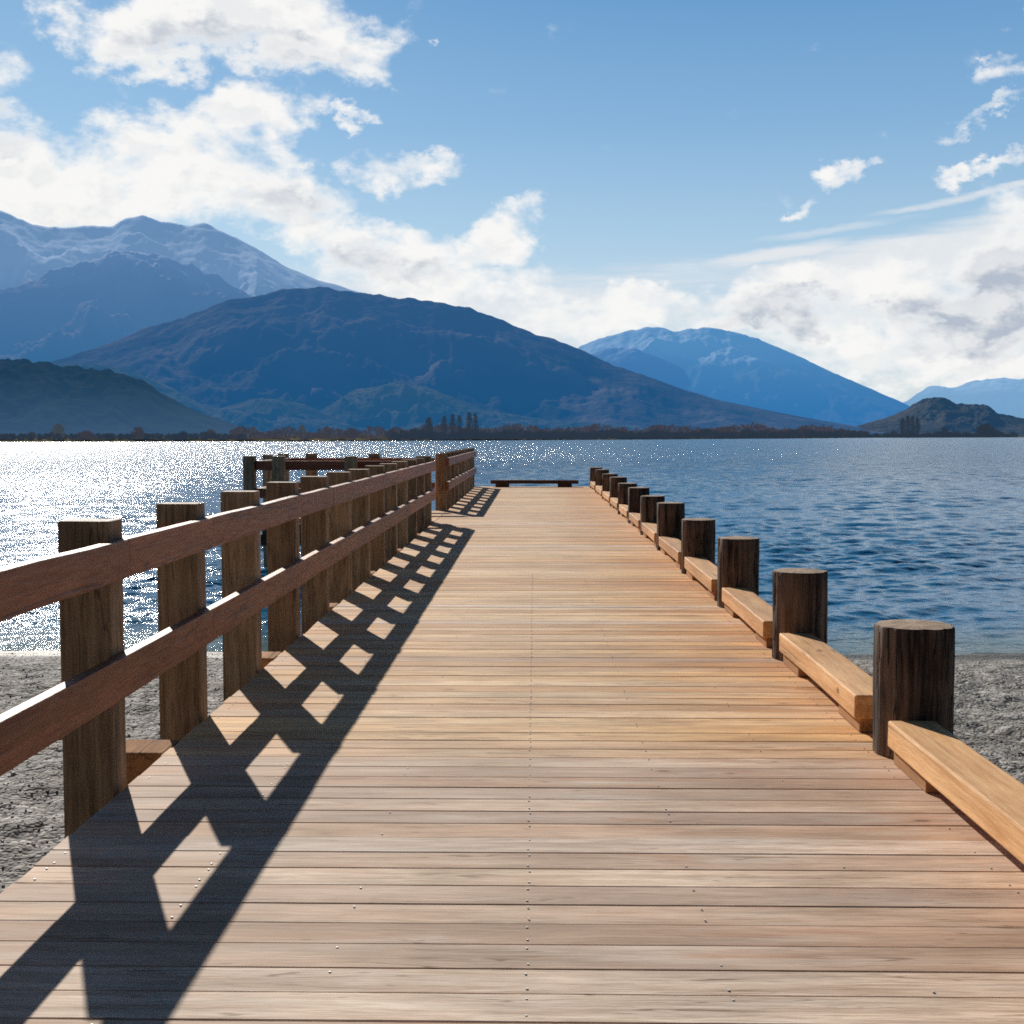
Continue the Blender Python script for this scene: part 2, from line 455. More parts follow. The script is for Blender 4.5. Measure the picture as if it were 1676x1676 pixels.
terrain('snowy_mountain', [(-500, 480), (-300, 400), (-120, 380), (-40, 352), (0, 345), (30, 358), (75, 372), (130, 370), (185, 369), (205, 358), (232, 350), (262, 362), (295, 369), (335, 366), (375, 382), (420, 406), (470, 437), (520, 458), (600, 480), (700, 500), (850, 560), (1000, 620), (1150, 700)], 7600, 4300, m_snow, 1.4, 0.20, 1100,
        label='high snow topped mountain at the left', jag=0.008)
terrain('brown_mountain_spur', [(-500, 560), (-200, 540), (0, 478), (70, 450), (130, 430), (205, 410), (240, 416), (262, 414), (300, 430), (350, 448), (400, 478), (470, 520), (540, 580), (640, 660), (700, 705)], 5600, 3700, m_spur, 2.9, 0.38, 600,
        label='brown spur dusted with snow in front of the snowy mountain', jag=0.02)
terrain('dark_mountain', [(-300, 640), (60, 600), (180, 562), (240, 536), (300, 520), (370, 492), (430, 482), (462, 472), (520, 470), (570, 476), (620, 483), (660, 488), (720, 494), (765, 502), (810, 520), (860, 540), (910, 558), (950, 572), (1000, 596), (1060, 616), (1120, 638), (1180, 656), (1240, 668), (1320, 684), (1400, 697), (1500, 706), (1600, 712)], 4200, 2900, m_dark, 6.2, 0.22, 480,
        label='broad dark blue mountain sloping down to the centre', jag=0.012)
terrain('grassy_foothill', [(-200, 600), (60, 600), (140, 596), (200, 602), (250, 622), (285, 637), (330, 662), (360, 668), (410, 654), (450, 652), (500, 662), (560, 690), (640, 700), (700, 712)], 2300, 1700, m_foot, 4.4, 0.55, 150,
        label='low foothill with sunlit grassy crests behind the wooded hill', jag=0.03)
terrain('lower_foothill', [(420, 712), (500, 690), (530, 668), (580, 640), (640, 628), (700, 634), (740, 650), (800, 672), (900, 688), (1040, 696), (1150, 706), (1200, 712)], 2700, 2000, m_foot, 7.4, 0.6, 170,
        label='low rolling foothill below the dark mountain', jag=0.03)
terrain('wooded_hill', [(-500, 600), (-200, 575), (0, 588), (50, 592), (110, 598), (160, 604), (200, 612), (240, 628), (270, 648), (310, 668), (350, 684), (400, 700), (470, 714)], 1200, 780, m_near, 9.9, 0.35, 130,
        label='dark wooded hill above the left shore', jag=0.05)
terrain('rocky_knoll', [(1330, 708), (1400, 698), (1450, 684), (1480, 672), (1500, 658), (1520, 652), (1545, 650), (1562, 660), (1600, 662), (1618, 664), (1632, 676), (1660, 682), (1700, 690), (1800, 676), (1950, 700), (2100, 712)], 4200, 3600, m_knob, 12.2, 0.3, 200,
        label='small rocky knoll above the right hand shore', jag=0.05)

# ------------------------------------------------------------------ far shore
WATER = -1.0
SHORE = [(-900, 520), (-300, 560), (0, 600), (500, 625), (850, 790), (1100, 1050), (1300, 1500), (1420, 2100), (1676, 2900), (2300, 3200)]


def shore_d(px): return float(np.interp(px, [s[0] for s in SHORE], [s[1] for s in SHORE]))


m, t, b, out = material('far_shore_ground')
g = t.n.new('ShaderNodeNewGeometry')
f = t.map(t.noise(t.scale(g.outputs['Position'], (1, 1, 1)), 0.03, 5, 0.6), 0.4, 0.62, 0, 1)
t.put(b.inputs['Base Color'], t.mix(f, (0.06, 0.07, 0.05), (0.22, 0.19, 0.12))); b.inputs['Roughness'].default_value = 1
b.inputs['Specular IOR Level'].default_value = 0
m_land = m
pxs = np.arange(-900, 2301, 12)
vs = []
for k, (dd_, z) in enumerate([(0, WATER - 0.3), (6, WATER + 0.5), (30, 0.3), (200, 1.2), (900, 3.0), (4000, 4.0)]):
    for a in pxs:
        P = bearing(a, 716, shore_d(a) + dd_ * (1 if k == 0 else shore_d(a) / 700) + 8 * float(mn.noise(Vector((a * 0.02, 0.3, 0)))))
        vs.append((P.x, P.y, z + (0.25 * mn.noise(Vector((a * 0.05, k, 0))) if k in (1, 2) else 0)))
o = link('far_shore', np_mesh('far_shore', vs, grid_faces(6, len(pxs))), m_land, smooth=True)
tag(o, 'low flat land along the far side of the lake', None, None, 'structure')

# ------------------------------------------------------------------ water
def water_mesh():
    # polar sheet: fine near the jetty, coarser with distance; each wave train fades out where the mesh cannot carry it
    r = [9.0]
    while r[-1] < 5200:
        d = r[-1]
        r.append(d + max(0.035, min(d * 0.0036, d * d * 0.00009)) if d < 260 else d * 1.035)
    r = np.array(r)
    th = np.concatenate([np.linspace(-1.35, -0.46, 110)[:-1], np.linspace(-0.46, 0.46, 780), np.linspace(0.46, 1.35, 110)[1:]])
    rr, aa = np.meshgrid(r, th, indexing='ij')
    X = rr * np.sin(aa); Y = rr * np.cos(aa)
    dr = np.gradient(r)[:, None]
    da = rr * np.gradient(th)[None, :]
    stepm = np.maximum(dr, da * 0.8)
    Z = np.zeros_like(X); DX = np.zeros_like(X); DY = np.zeros_like(X)
    g = np.random.default_rng(5)
    for i in range(64):
        lam = 0.20 * (3.2 / 0.20) ** ((i + g.uniform()) / 64)
        ang = R(200) + g.normal(0, R(34)) - PI / 2           # wind from the far left
        ux, uy = math.cos(ang), math.sin(ang)
        k = 2 * PI / lam
        amp = 0.0080 * lam ** 0.95 / (1 + (lam / 1.7) ** 2)
        fade = np.clip((lam / stepm - 2.2) / 2.0, 0, 1)
        # gusts
        ph = k * (ux * X + uy * Y) + g.uniform(0, 2 * PI)
        Z += amp * fade * np.sin(ph)
        DX -= amp * fade * ux * np.cos(ph) * 0.8; DY -= amp * fade * uy * np.cos(ph) * 0.8
    gust = 0.8 + 0.5 * fbm(X / 9, Y / 14, 3)
    shoreY = np.clip((Y - 14.0) / 3.0, 0.15, 1)
    q = gust * shoreY
    verts = np.stack([X + DX * q, Y + DY * q, WATER + Z * q], -1).reshape(-1, 3)
    return np_mesh('lake_water', verts, grid_faces(*X.shape))


m, t, b, out = material('lake_water')
g = t.n.new('ShaderNodeNewGeometry'); P = g.outputs['Position']
s = t.n.new('ShaderNodeSeparateXYZ'); t.put(s.inputs[0], P)
shal = t.map(s.outputs[1], 14.0, 17.5, 1, 0, True)
basec = t.mix(shal, (0.006, 0.14, 0.30), (0.07, 0.12, 0.09))
t.put(b.inputs['Base Color'], basec)
b.inputs['IOR'].default_value = 1.333; b.inputs['Specular Tint'].default_value = (0.48, 0.82, 1.0, 1)
b.inputs['Specular IOR Level'].default_value = 0.42
dist = t.vmath('LENGTH', P)
t.put(b.inputs['Roughness'], t.map(dist, 18, 150, 0.060, 0.17))
n1 = t.noise(t.scale(P, (1, 1.5, 1)), 7.0, 4, 0.6)
n2 = t.noise(t.scale(P, (1, 1.6, 1), rot=(0, 0, R(17))), 1.3, 5, 0.6)
n3 = t.noise(t.scale(P, (1, 1.4, 1)), 0.35, 4, 0.55)
farw = t.map(dist, 40, 140, 0, 1)
hgt = t.math('ADD', t.math('MULTIPLY', n1, 0.020), t.math('MULTIPLY', t.math('MULTIPLY', n2, farw), 0.36))
hgt = t.math('ADD', hgt, t.math('MULTIPLY', t.math('MULTIPLY', n3, farw), 0.55))
t.put(b.inputs['Normal'], t.bump(hgt, 1.0, 1.0))
m_water = m
o = link('lake_water', water_mesh(), m_water, smooth=True)
tag(o, 'rippled blue lake with sun glitter on the left', None, None, 'structure')

# ------------------------------------------------------------------ beach
def beach_h(X, Y):
    base = np.interp(Y, [-8, 3, 8, 12.5, 14.4, 17, 24, 60], [-0.42, -0.5, -0.66, -0.86, -1.0, -1.22, -1.9, -3.5])
    lumps = 0.055 * fbm(X / 0.8, Y / 0.7, 3, 0.5) + 0.020 * fbm(X / 0.2 + 3, Y / 0.2, 3, 0.55)
    env = np.clip((14.2 - Y) / 2.5, 0.12, 1)
    berm = 0.035 * np.exp(-((Y - 13.0 - 0.3 * perlin(X / 2.1, X * 0)) / 0.35) ** 2)
    # scour around the jetty
    return base + lumps * env + berm


xs = np.concatenate([-np.geomspace(90, 12, 60)[:-1], np.arange(-12, 12, 0.035), np.geomspace(12, 90, 60)])
ys = np.concatenate([np.arange(-8, 2, 0.25), np.arange(2, 15.5, 0.035), np.linspace(15.5, 60, 40)])
YY, XX = np.meshgrid(ys, xs, indexing='ij')
ZZ = beach_h(XX, YY)
me = np_mesh('beach', np.stack([XX, YY, ZZ], -1).reshape(-1, 3), grid_faces(*XX.shape))
m, t, b, out = material('gravel_beach')
g = t.n.new('ShaderNodeNewGeometry'); P = g.outputs['Position']
v = t.n.new('ShaderNodeTexVoronoi'); t.put(v.inputs['Vector'], P); v.inputs['Scale'].default_value = 42; v.inputs['Randomness'].default_value = 1
v2 = t.n.new('ShaderNodeTexVoronoi'); t.put(v2.inputs['Vector'], P); v2.inputs['Scale'].default_value = 16
sc_ = t.n.new('ShaderNodeSeparateColor'); t.put(sc_.inputs[0], v.outputs['Color'])
sc2 = t.n.new('ShaderNodeSeparateColor'); t.put(sc2.inputs[0], v2.outputs['Color'])
c = t.mix(sc_.outputs[0], (0.08, 0.078, 0.075), (0.41, 0.39, 0.365))
c = t.mix(t.map(sc2.outputs[1], 0.82, 0.86, 0, 0.8), c, (0.55, 0.53, 0.5))
c = t.mix(t.map(t.noise(P, 0.9, 4, 0.6), 0.45, 0.7, 0, 0.5), c, (0.16, 0.14, 0.11))
s = t.n.new('ShaderNodeSeparateXYZ'); t.put(s.inputs[0], P)
wet = t.math('ADD', s.outputs[1], t.math('MULTIPLY_ADD', t.noise(P, 1.1, 3, 0.5), 0.8, -0.4))
wt = t.map(wet, 13.4, 14.0, 0, 1, True)
c = t.mix(wt, c, (0.055, 0.055, 0.048))
t.put(b.inputs['Base Color'], c)
t.put(b.inputs['Roughness'], t.map(wt, 0, 1, 0.9, 0.6))
t.put(b.inputs['Normal'], t.bump(t.math('ADD', t.math('MULTIPLY', v.outputs['Distance'], -0.5), t.math('MULTIPLY', v2.outputs['Distance'], -0.8)), 0.9, 0.02))
m_beach = m
o = link('beach', me, m_beach, smooth=True)
tag(o, 'lumpy grey gravel beach on both sides of the jetty', None, None, 'structure')

# loose stones: individually too many to count
prn = np.random.default_rng(77)
t_ = (1 + 5 ** 0.5) / 2
ico = np.array([(-1, t_, 0), (1, t_, 0), (-1, -t_, 0), (1, -t_, 0), (0, -1, t_), (0, 1, t_), (0, -1, -t_), (0, 1, -t_), (t_, 0, -1), (t_, 0, 1), (-t_, 0, -1), (-t_, 0, 1)]) / 1.9
icf = np.array([(0, 11, 5), (0, 5, 1), (0, 1, 7), (0, 7, 10), (0, 10, 11), (1, 5, 9), (5, 11, 4), (11, 10, 2), (10, 7, 6), (7, 1, 8), (3, 9, 4), (3, 4, 2), (3, 2, 6), (3, 6, 8), (3, 8, 9), (4, 9, 5), (2, 4, 11), (6, 2, 10), (8, 6, 7), (9, 8, 1)])
NP = 22000
py_ = prn.uniform(3.2, 14.1, NP)
sd_ = prn.uniform(0, 1, NP) < 0.62
px_ = np.where(sd_, -1.9 - prn.uniform(0, 1, NP) * (0.4 + py_ * 0.36), 2.0 + prn.uniform(0, 1, NP) * (0.2 + py_ * 0.34))
rs_ = np.clip(prn.lognormal(-5.05, 0.38, NP), 0.003, 0.024)
ang = prn.uniform(0, 2 * PI, NP)
V3 = ico[None] * (1 + prn.uniform(-0.22, 0.22, (NP, 12, 1))) * np.stack([rs_, rs_ * prn.uniform(0.6, 0.95, NP), rs_ * prn.uniform(0.4, 0.7, NP)], -1)[:, None, :]
ca, sa = np.cos(ang)[:, None], np.sin(ang)[:, None]
V3 = np.stack([V3[..., 0] * ca - V3[..., 1] * sa + px_[:, None], V3[..., 0] * sa + V3[..., 1] * ca + py_[:, None], V3[..., 2] + (beach_h(px_, py_) + rs_ * 0.12)[:, None]], -1)
me = np_mesh('pebbles', V3.reshape(-1, 3), (icf[None] + 12 * np.arange(NP)[:, None, None]).reshape(-1, 3))
a = me.attributes.new('tone', 'FLOAT', 'FACE'); a.data.foreach_set('value', np.repeat(prn.uniform(0, 1, NP), 20).astype(np.float32))
m, t, b, out = material('pebble_stone')
c = t.mix(t.attr('tone'), (0.20, 0.195, 0.19), (0.52, 0.50, 0.47))
g = t.n.new('ShaderNodeNewGeometry')
c = t.mix(t.map(t.noise(g.outputs['Position'], 40, 3, 0.6), 0.45, 0.65, 0, 0.4), c, (0.30, 0.24, 0.19))
t.put(b.inputs['Base Color'], c); b.inputs['Roughness'].default_value = 0.7
tag(link('pebbles', me, m, smooth=True), 'grey pebbles scattered over the gravel beach', 'pebbles', None, 'stuff')

# foam line where the ripples die on the gravel
m, t, b, out = material('shore_foam')
b.inputs['Base Color'].default_value = (0.42, 0.44, 0.43, 1); b.inputs['Roughness'].default_value = 0.9; b.inputs['Specular IOR Level'].default_value = 0.0
g = t.n.new('ShaderNodeNewGeometry')
tr = t.n.new('ShaderNodeBsdfTransparent'); mx = t.n.new('ShaderNodeMixShader')
t.put(mx.inputs[0], t.map(t.noise(t.scale(g.outputs['Position'], (1, 3, 1)), 7, 5, 0.6), 0.43, 0.6, 0, 0.8))
t.l.new(tr.outputs[0], mx.inputs[1]); t.l.new(b.outputs[0], mx.inputs[2]); t.l.new(mx.outputs[0], out.inputs[0])
fx = np.arange(-30, 30, 0.1)
fy = 14.15 + 0.16 * fbm(fx / 1.7, fx * 0 + 3, 3)
wd = 0.035 + 0.02 * perlin(fx / 0.7, fx * 0)
vs = np.concatenate([np.stack([fx, fy - wd, fx * 0 + WATER + 0.035], -1), np.stack([fx, fy + wd, fx * 0 + WATER + 0.03], -1)])
o = link('shore_foam', np_mesh('shore_foam', vs, grid_faces(2, len(fx))), m)
tag(o, 'thin broken foam line at the edge of the gravel', 'foam', None, 'stuff')

# ------------------------------------------------------------------ timber materials
W_DECK_A, W_DECK_B = (0.36, 0.27, 0.185), (0.66, 0.56, 0.44)
m_post = timber('post_timber', (0.17, 0.105, 0.055), (0.56, 0.38, 0.225), 'Z', 0.7, streak=1.2)
m_post_lift = timber('light_lifted_post_timber', (0.26, 0.18, 0.10), (0.62, 0.48, 0.30), 'Z', 0.7)  # platform posts: missing bounce light put into a lighter timber colour
m_rail = timber('rail_timber', (0.24, 0.07, 0.028), (0.50, 0.20, 0.095), 'Y', 0.5)
m_rail_x = timber('rail_timber_cross', (0.26, 0.08, 0.045), (0.46, 0.18, 0.10), 'X', 0.6)
m_beam = timber('kerb_timber', (0.52, 0.235, 0.075), (0.92, 0.56, 0.27), 'Y', 0.65, cracks=0.45)
m_block = timber('block_timber', (0.36, 0.17, 0.07), (0.58, 0.31, 0.14), 'Y', 0.95)
m_beam_shaded_x = timber('shaded_end_kerb_timber', (0.12, 0.06, 0.045), (0.20, 0.11, 0.08), 'X', 0.7)  # backlit shade of the end kerb put into a darker timber colour
m_pile = timber('pile_timber', (0.014, 0.009, 0.008), (0.27, 0.175, 0.12), 'Z', 0.8, streak=1.7, knots=False, bump=1.3, coarse=0.36, cracks=1.0, crack_scale=16.0)
m_under = timber('under_deck_timber', (0.10, 0.07, 0.045), (0.2, 0.15, 0.1), 'Y', 0.8)

m, t, b, out = material('end_grain')
tc = t.n.new('ShaderNodeTexCoord'); oi = t.n.new('ShaderNodeObjectInfo')
r_ = t.vmath('LENGTH', t.vmath('MULTIPLY', tc.outputs['Object'], (1, 1, 0)))
r_ = t.math('ADD', r_, t.math('MULTIPLY', t.noise(tc.outputs['Object'], 9, 3), 0.02))
ring = t.math('SINE', t.math('MULTIPLY', r_, 420.0))
c = t.mix(t.map(ring, -1, 1, 0, 1), (0.30, 0.20, 0.13), (0.52, 0.38, 0.26))
c = t.mix(t.map(t.noise(tc.outputs['Object'], 22, 4, 0.6), 0.45, 0.7, 0, 0.7), c, (0.22, 0.16, 0.12))
t.put(b.inputs['Base Color'], c); b.inputs['Roughness'].default_value = 0.85
m_end = m
m, t, b, out = material('stub_end_grain')
tc = t.n.new('ShaderNodeTexCoord')
c = t.mix(t.map(t.noise(tc.outputs['Object'], 16, 5, 0.6), 0.4, 0.65, 0, 1), (0.34, 0.14, 0.05), (0.72, 0.38, 0.17))
t.put(b.inputs['Base Color'], c); b.inputs['Roughness'].default_value = 0.8
m_stub = m

# decking: grain across, each board its own tint (attribute), worn grey along the middle, fresher at the right
m, t, b, out = material('deck_boards')
tc = t.n.new('ShaderNodeTexCoord'); P = tc.outputs['Object']
s = t.n.new('ShaderNodeSeparateXYZ'); t.put(s.inputs[0], P)
rb = t.attr('board'); tone = t.attr('tone'); old = t.attr('old')
o2 = t.n.new('ShaderNodeCombineXYZ'); t.put(o2.inputs[0], t.math('MULTIPLY', rb, 91.0)); t.put(o2.inputs[2], t.math('MULTIPLY', rb, 53.0))
vec = t.vmath('ADD', P, o2.outputs[0])
wv = t.noise(t.scale(vec, (1, 2, 1)), 2.0, 3, 0.6, out=1)
g0 = t.scale(vec, (0.055, 1, 1))
g1 = t.vmath('ADD', g0, t.vmath('MULTIPLY', wv, (0.0, 0.035, 0.035)))
fine = t.noise(g1, 120, 5, 0.7)
mid = t.noise(g1, 30, 4, 0.62, 0.8)
lng = t.noise(t.scale(vec, (0.12, 1, 1)), 7.5, 3, 0.6, 0.5)
blot = t.noise(t.scale(vec, (0.6, 1, 1)), 3.2, 5, 0.65)
new_c = t.mix(tone, (0.66, 0.30, 0.09), (0.94, 0.58, 0.26))
grey_c = t.mix(tone, (0.57, 0.42, 0.335), (0.86, 0.73, 0.63))
pale_c = t.mix(tone, (0.74, 0.455, 0.235), (0.94, 0.69, 0.43))
wear = t.math('MULTIPLY', t.map(t.math('ABSOLUTE', t.math('ADD', s.outputs[0], 0.15)), 0.25, 1.5, 1, 0.0, True), t.map(blot, 0.3, 0.65, 0.55, 1.05))
c = t.mix(wear, new_c, pale_c)
c = t.mix(old, c, grey_c)
# streaks
c = t.mix(t.map(mid, 0.40, 0.66, 0, 0.6), c, t.mix(old, (0.42, 0.23, 0.11), (0.42, 0.28, 0.19)))
c = t.mix(t.map(fine, 0.47, 0.72, 0, 0.65), c, (0.27, 0.17, 0.10))
c = t.mix(t.map(lng, 0.52, 0.75, 0, 0.55), c, t.mix(old, (0.80, 0.66, 0.47), (0.72, 0.66, 0.6)))
red = t.map(t.noise(t.scale(vec, (0.16, 1, 1), loc=(4, 9, 1)), 9, 3, 0.6), 0.58, 0.72, 0, 0.5)
c = t.mix(red, c, (0.46, 0.22, 0.12))
st = t.map(t.noise(t.scale(P, (0.8, 1, 1)), 1.1, 5, 0.65), 0.52, 0.72, 0, 0.35)
c = t.mix(st, c, (0.40, 0.27, 0.17))
# knots and small dark checks
vk = t.n.new('ShaderNodeTexVoronoi'); t.put(vk.inputs['Vector'], t.scale(vec, (0.42, 1, 1))); vk.inputs['Scale'].default_value = 2.6
kn = t.map(vk.outputs['Distance'], 0.018, 0.05, 0.85, 0.0, True)
c = t.mix(kn, c, (0.09, 0.055, 0.035))
halo = t.map(vk.outputs['Distance'], 0.03, 0.16, 0.35, 0.0, True)
c = t.mix(halo, c, (0.38, 0.22, 0.13))
chk = t.map(t.noise(t.scale(vec, (0.35, 3.5, 1), loc=(7, 2, 5)), 26, 2, 0.5), 0.73, 0.77, 0, 0.6)
c = t.mix(chk, c, (0.16, 0.11, 0.08))
cn = t.noise(t.vmath('ADD', t.scale(vec, (0.05, 1, 1)), t.vmath('MULTIPLY', wv, (0, 0.03, 0.03))), 15, 3, 0.55)
ln = t.map(t.math('ABSOLUTE', t.math('SUBTRACT', cn, 0.5)), 0.002, 0.014, 1, 0, True)
ln = t.math('MULTIPLY', ln, t.map(t.noise(t.scale(vec, (0.25, 1, 1), loc=(3, 8, 5)), 6, 2, 0.5), 0.5, 0.6, 0, 0.75, True))
c = t.mix(ln, c, (0.20, 0.12, 0.07))
pt = t.map(t.noise(t.scale(vec, (0.22, 1, 1), loc=(11, 2, 9)), 5, 4, 0.6), 0.36, 0.66, 0.82, 1.20)
pc = t.n.new('ShaderNodeCombineColor')
for q in range(3): t.put(pc.inputs[q], pt)
c = t.mix(1.0, c, pc.outputs[0], 'MULTIPLY')
c = t.mix(t.math('MULTIPLY', t.map(s.outputs[0], 0.3, 1.7, 0, 0.36, True), t.map(blot, 0.35, 0.6, 0.3, 1)), c, t.mix(1.0, c, (1.06, 0.80, 0.58), 'MULTIPLY'))
t.put(b.inputs['Base Color'], c)
t.put(b.inputs['Roughness'], t.map(fine, 0.3, 0.7, 0.82, 0.68))
b.inputs['Specular IOR Level'].default_value = 0.18
t.put(b.inputs['Normal'], t.bump(t.math('ADD', t.math('MULTIPLY', fine, 0.6), t.math('MULTIPLY', mid, 0.7)), 0.55, 0.004))
m_deck = m

m, t, b, out = material('galvanised_screw')
b.inputs['Base Color'].default_value = (0.62, 0.62, 0.62, 1); b.inputs['Metallic'].default_value = 0.5; b.inputs['Roughness'].default_value = 0.6
m_screw = m

# ------------------------------------------------------------------ timber shapes
def box_bm(bm, x0, x1, y0, y1, z0, z1, bev=0.006, segs=1, cuts=None, wob=0.0, seed=0):
    r = bmesh.ops.create_cube(bm, size=1.0)
    vs = r['verts']
    for v in vs:
        v.co = Vector(((x0 + x1) / 2 + v.co.x * (x1 - x0), (y0 + y1) / 2 + v.co.y * (y1 - y0), (z0 + z1) / 2 + v.co.z * (z1 - z0)))
    es = list({e for v in vs for e in v.link_edges})
    if cuts:
        ax, n = cuts
        ce = [e for e in es if abs((e.verts[0].co - e.verts[1].co).normalized()[ax]) > 0.9]
        rr = bmesh.ops.subdivide_edges(bm, edges=ce, cuts=n, use_grid_fill=True)
    if bev:
        es = [e for e in bm.edges if len(e.link_faces) == 2 and e.calc_face_angle(0) > 0.5]
        bmesh.ops.bevel(bm, geom=es, offset=bev, segments=segs, affect='EDGES', profile=0.5)


def box_mesh(name, x0, x1, y0, y1, z0, z1, bev=0.006, cuts=None, wob=0.0, seed=0.0, segs=2):
    bm = bmesh.new()
    box_bm(bm, x0, x1, y0, y1, z0, z1, bev, segs, cuts)
    if wob:
        for v in bm.verts:
            p = v.co
            q = Vector((p.x * 1.3 + seed, p.y * 1.3, p.z * 1.3 + seed * 2))
            v.co = p + Vector((mn.noise(q), mn.noise(q + Vector((9, 0, 0))), mn.noise(q + Vector((0, 9, 0))))) * wob
    me = bpy.data.meshes.new(name); bm.to_mesh(me); bm.free()
    return me


# ------------------------------------------------------------------ jetty deck
DX0, DX1 = -1.166 * H, 1.25 * H
DEND = 25.0 * H
verts, faces, at_b, at_t, at_o = [], [], [], [], []


def plank(x0, x1, y0, y1, z, th, rb, tone, old, along='x', skew=0.0):
    c = 0.0035
    b0 = len(verts)
    prof = [(y0, z - th), (y0, z - c), (y0 + c, z), (y1 - c, z), (y1, z - c), (y1, z - th)]
    xsn = 6
    for i in range(xsn):
        x = x0 + (x1 - x0) * i / (xsn - 1)
        dz = 0.0016 * mn.noise(Vector((x * 0.7, rb * 99, 0))); dy = 0.0018 * mn.noise(Vector((x * 0.5, 0, rb * 77)))
        for (y, zz) in prof:
            verts.append((x, y + dy + skew * x, zz + dz))
    n = len(prof)
    fl = []
    for i in range(xsn - 1):
        for k in range(n):
            a = b0 + i * n + k; q = b0 + i * n + (k + 1) % n
            fl.append((a, a + n, q + n, q))
    faces.extend(fl)
    e0 = [b0 + k for k in range(n)]; e1 = [b0 + (xsn - 1) * n + k for k in range(n)]
    for e, rev in ((e0, 0), (e1, 1)):
        fl2 = [(e[0], e[1], e[4], e[5]), (e[1], e[2], e[3], e[4])]
        if rev: fl2 = [tuple(reversed(q)) for q in fl2]
        faces.extend(fl2); fl += fl2
    for _ in range(len(fl)):
        at_b.append(rb); at_t.append(tone); at_o.append(old)


y = -2.2 * H
seams = []
prng = random.Random(21)
while y < DEND - 0.05:
    wdt = 0.111 * H * prng.uniform(0.94, 1.05)
    y1 = min(y + wdt, DEND)
    gap = prng.choice([0.0014, 0.0022, 0.003, 0.0045, 0.0075, 0.0018, 0.004])
    isold = 1.0 if y1 < 3.86 * H else 0.0
    old = prng.uniform(0.7, 1.0) if isold else max(0.0, prng.gauss(0.16, 0.16))
    if not isold and prng.random() < 0.08: old = 0.75
    tone = min(1.15, max(-0.35, prng.gauss(0.5, 0.55)))
    e = prng.uniform(-0.006, 0.006)
    plank(DX0 + e, DX1 + prng.uniform(-0.006, 0.006), y + gap / 2, y1 - gap / 2, prng.uniform(-0.0012, 0.0012), 0.045, prng.random(), tone, min(old, 1))
    seams.append((y, y1))
    y = y1
deck = empty('jetty_deck', (0, 0, 0), 'long timber jetty deck of crosswise boards, grey in front and golden further out', 'jetty')
me = np_mesh('deck_boards', verts, faces)
for nm, arr in (('board', at_b), ('tone', at_t), ('old', at_o)):
    a = me.attributes.new(nm, 'FLOAT', 'FACE'); a.data.foreach_set('value', np.array(arr, dtype=np.float32))
link('deck_boards', me, m_deck, deck)

# screws: two per board over each joist
bm = bmesh.new()
srnd = random.Random(3)
for (a, b_) in seams:
    if b_ < 1.2 * H or a > 9 * H: continue
    for X in (-1.125, -0.752, -0.382, -0.012, 0.355, 0.722, 1.06):
        for yy in (a + 0.032, b_ - 0.032):
            if srnd.random() < {-0.382: 0.85, 0.722: 0.85, -0.012: 0.12, -0.752: 0.2, 0.355: 0.6}.get(X, 0.5): continue
            r = 0.0044
            M = Matrix.Translation((X * H + srnd.uniform(-0.004, 0.004), yy + srnd.uniform(-0.004, 0.004), 0.0022))
            bmesh.ops.create_cone(bm, cap_ends=True, segments=8, radius1=r, radius2=r * 0.7, depth=0.0024, matrix=M)
me = bpy.data.meshes.new('screw_heads'); bm.to_mesh(me); bm.free()
tag(link('screw_heads', me, m_screw, deck), 'rows of small bright screw heads across the boards', None, None, 'stuff')

# framing below the deck
for X in (-1.12, -0.752, -0.382, -0.012, 0.355, 0.722, 1.06):
    link('joist', box_mesh('joist', X * H - 0.04, X * H + 0.04, -2.2 * H, DEND - 0.02, -0.25, -0.052, 0.004), m_under, deck)
BZ = [v * H for v in (3.94, 5.64, 7.35, 9.15, 11.0, 12.75, 14.4, 16.1, 17.9, 19.95, 22.2, 24.3)]
for yb in [BZ[0] - 2 * 1.72 * H, BZ[0] - 1.72 * H] + BZ:
    link('cross_bearer', box_mesh('cross_bearer', DX0 - 0.02, DX1 - 0.03, yb - 0.09, yb + 0.09, -0.48, -0.255, 0.004), m_under, deck)

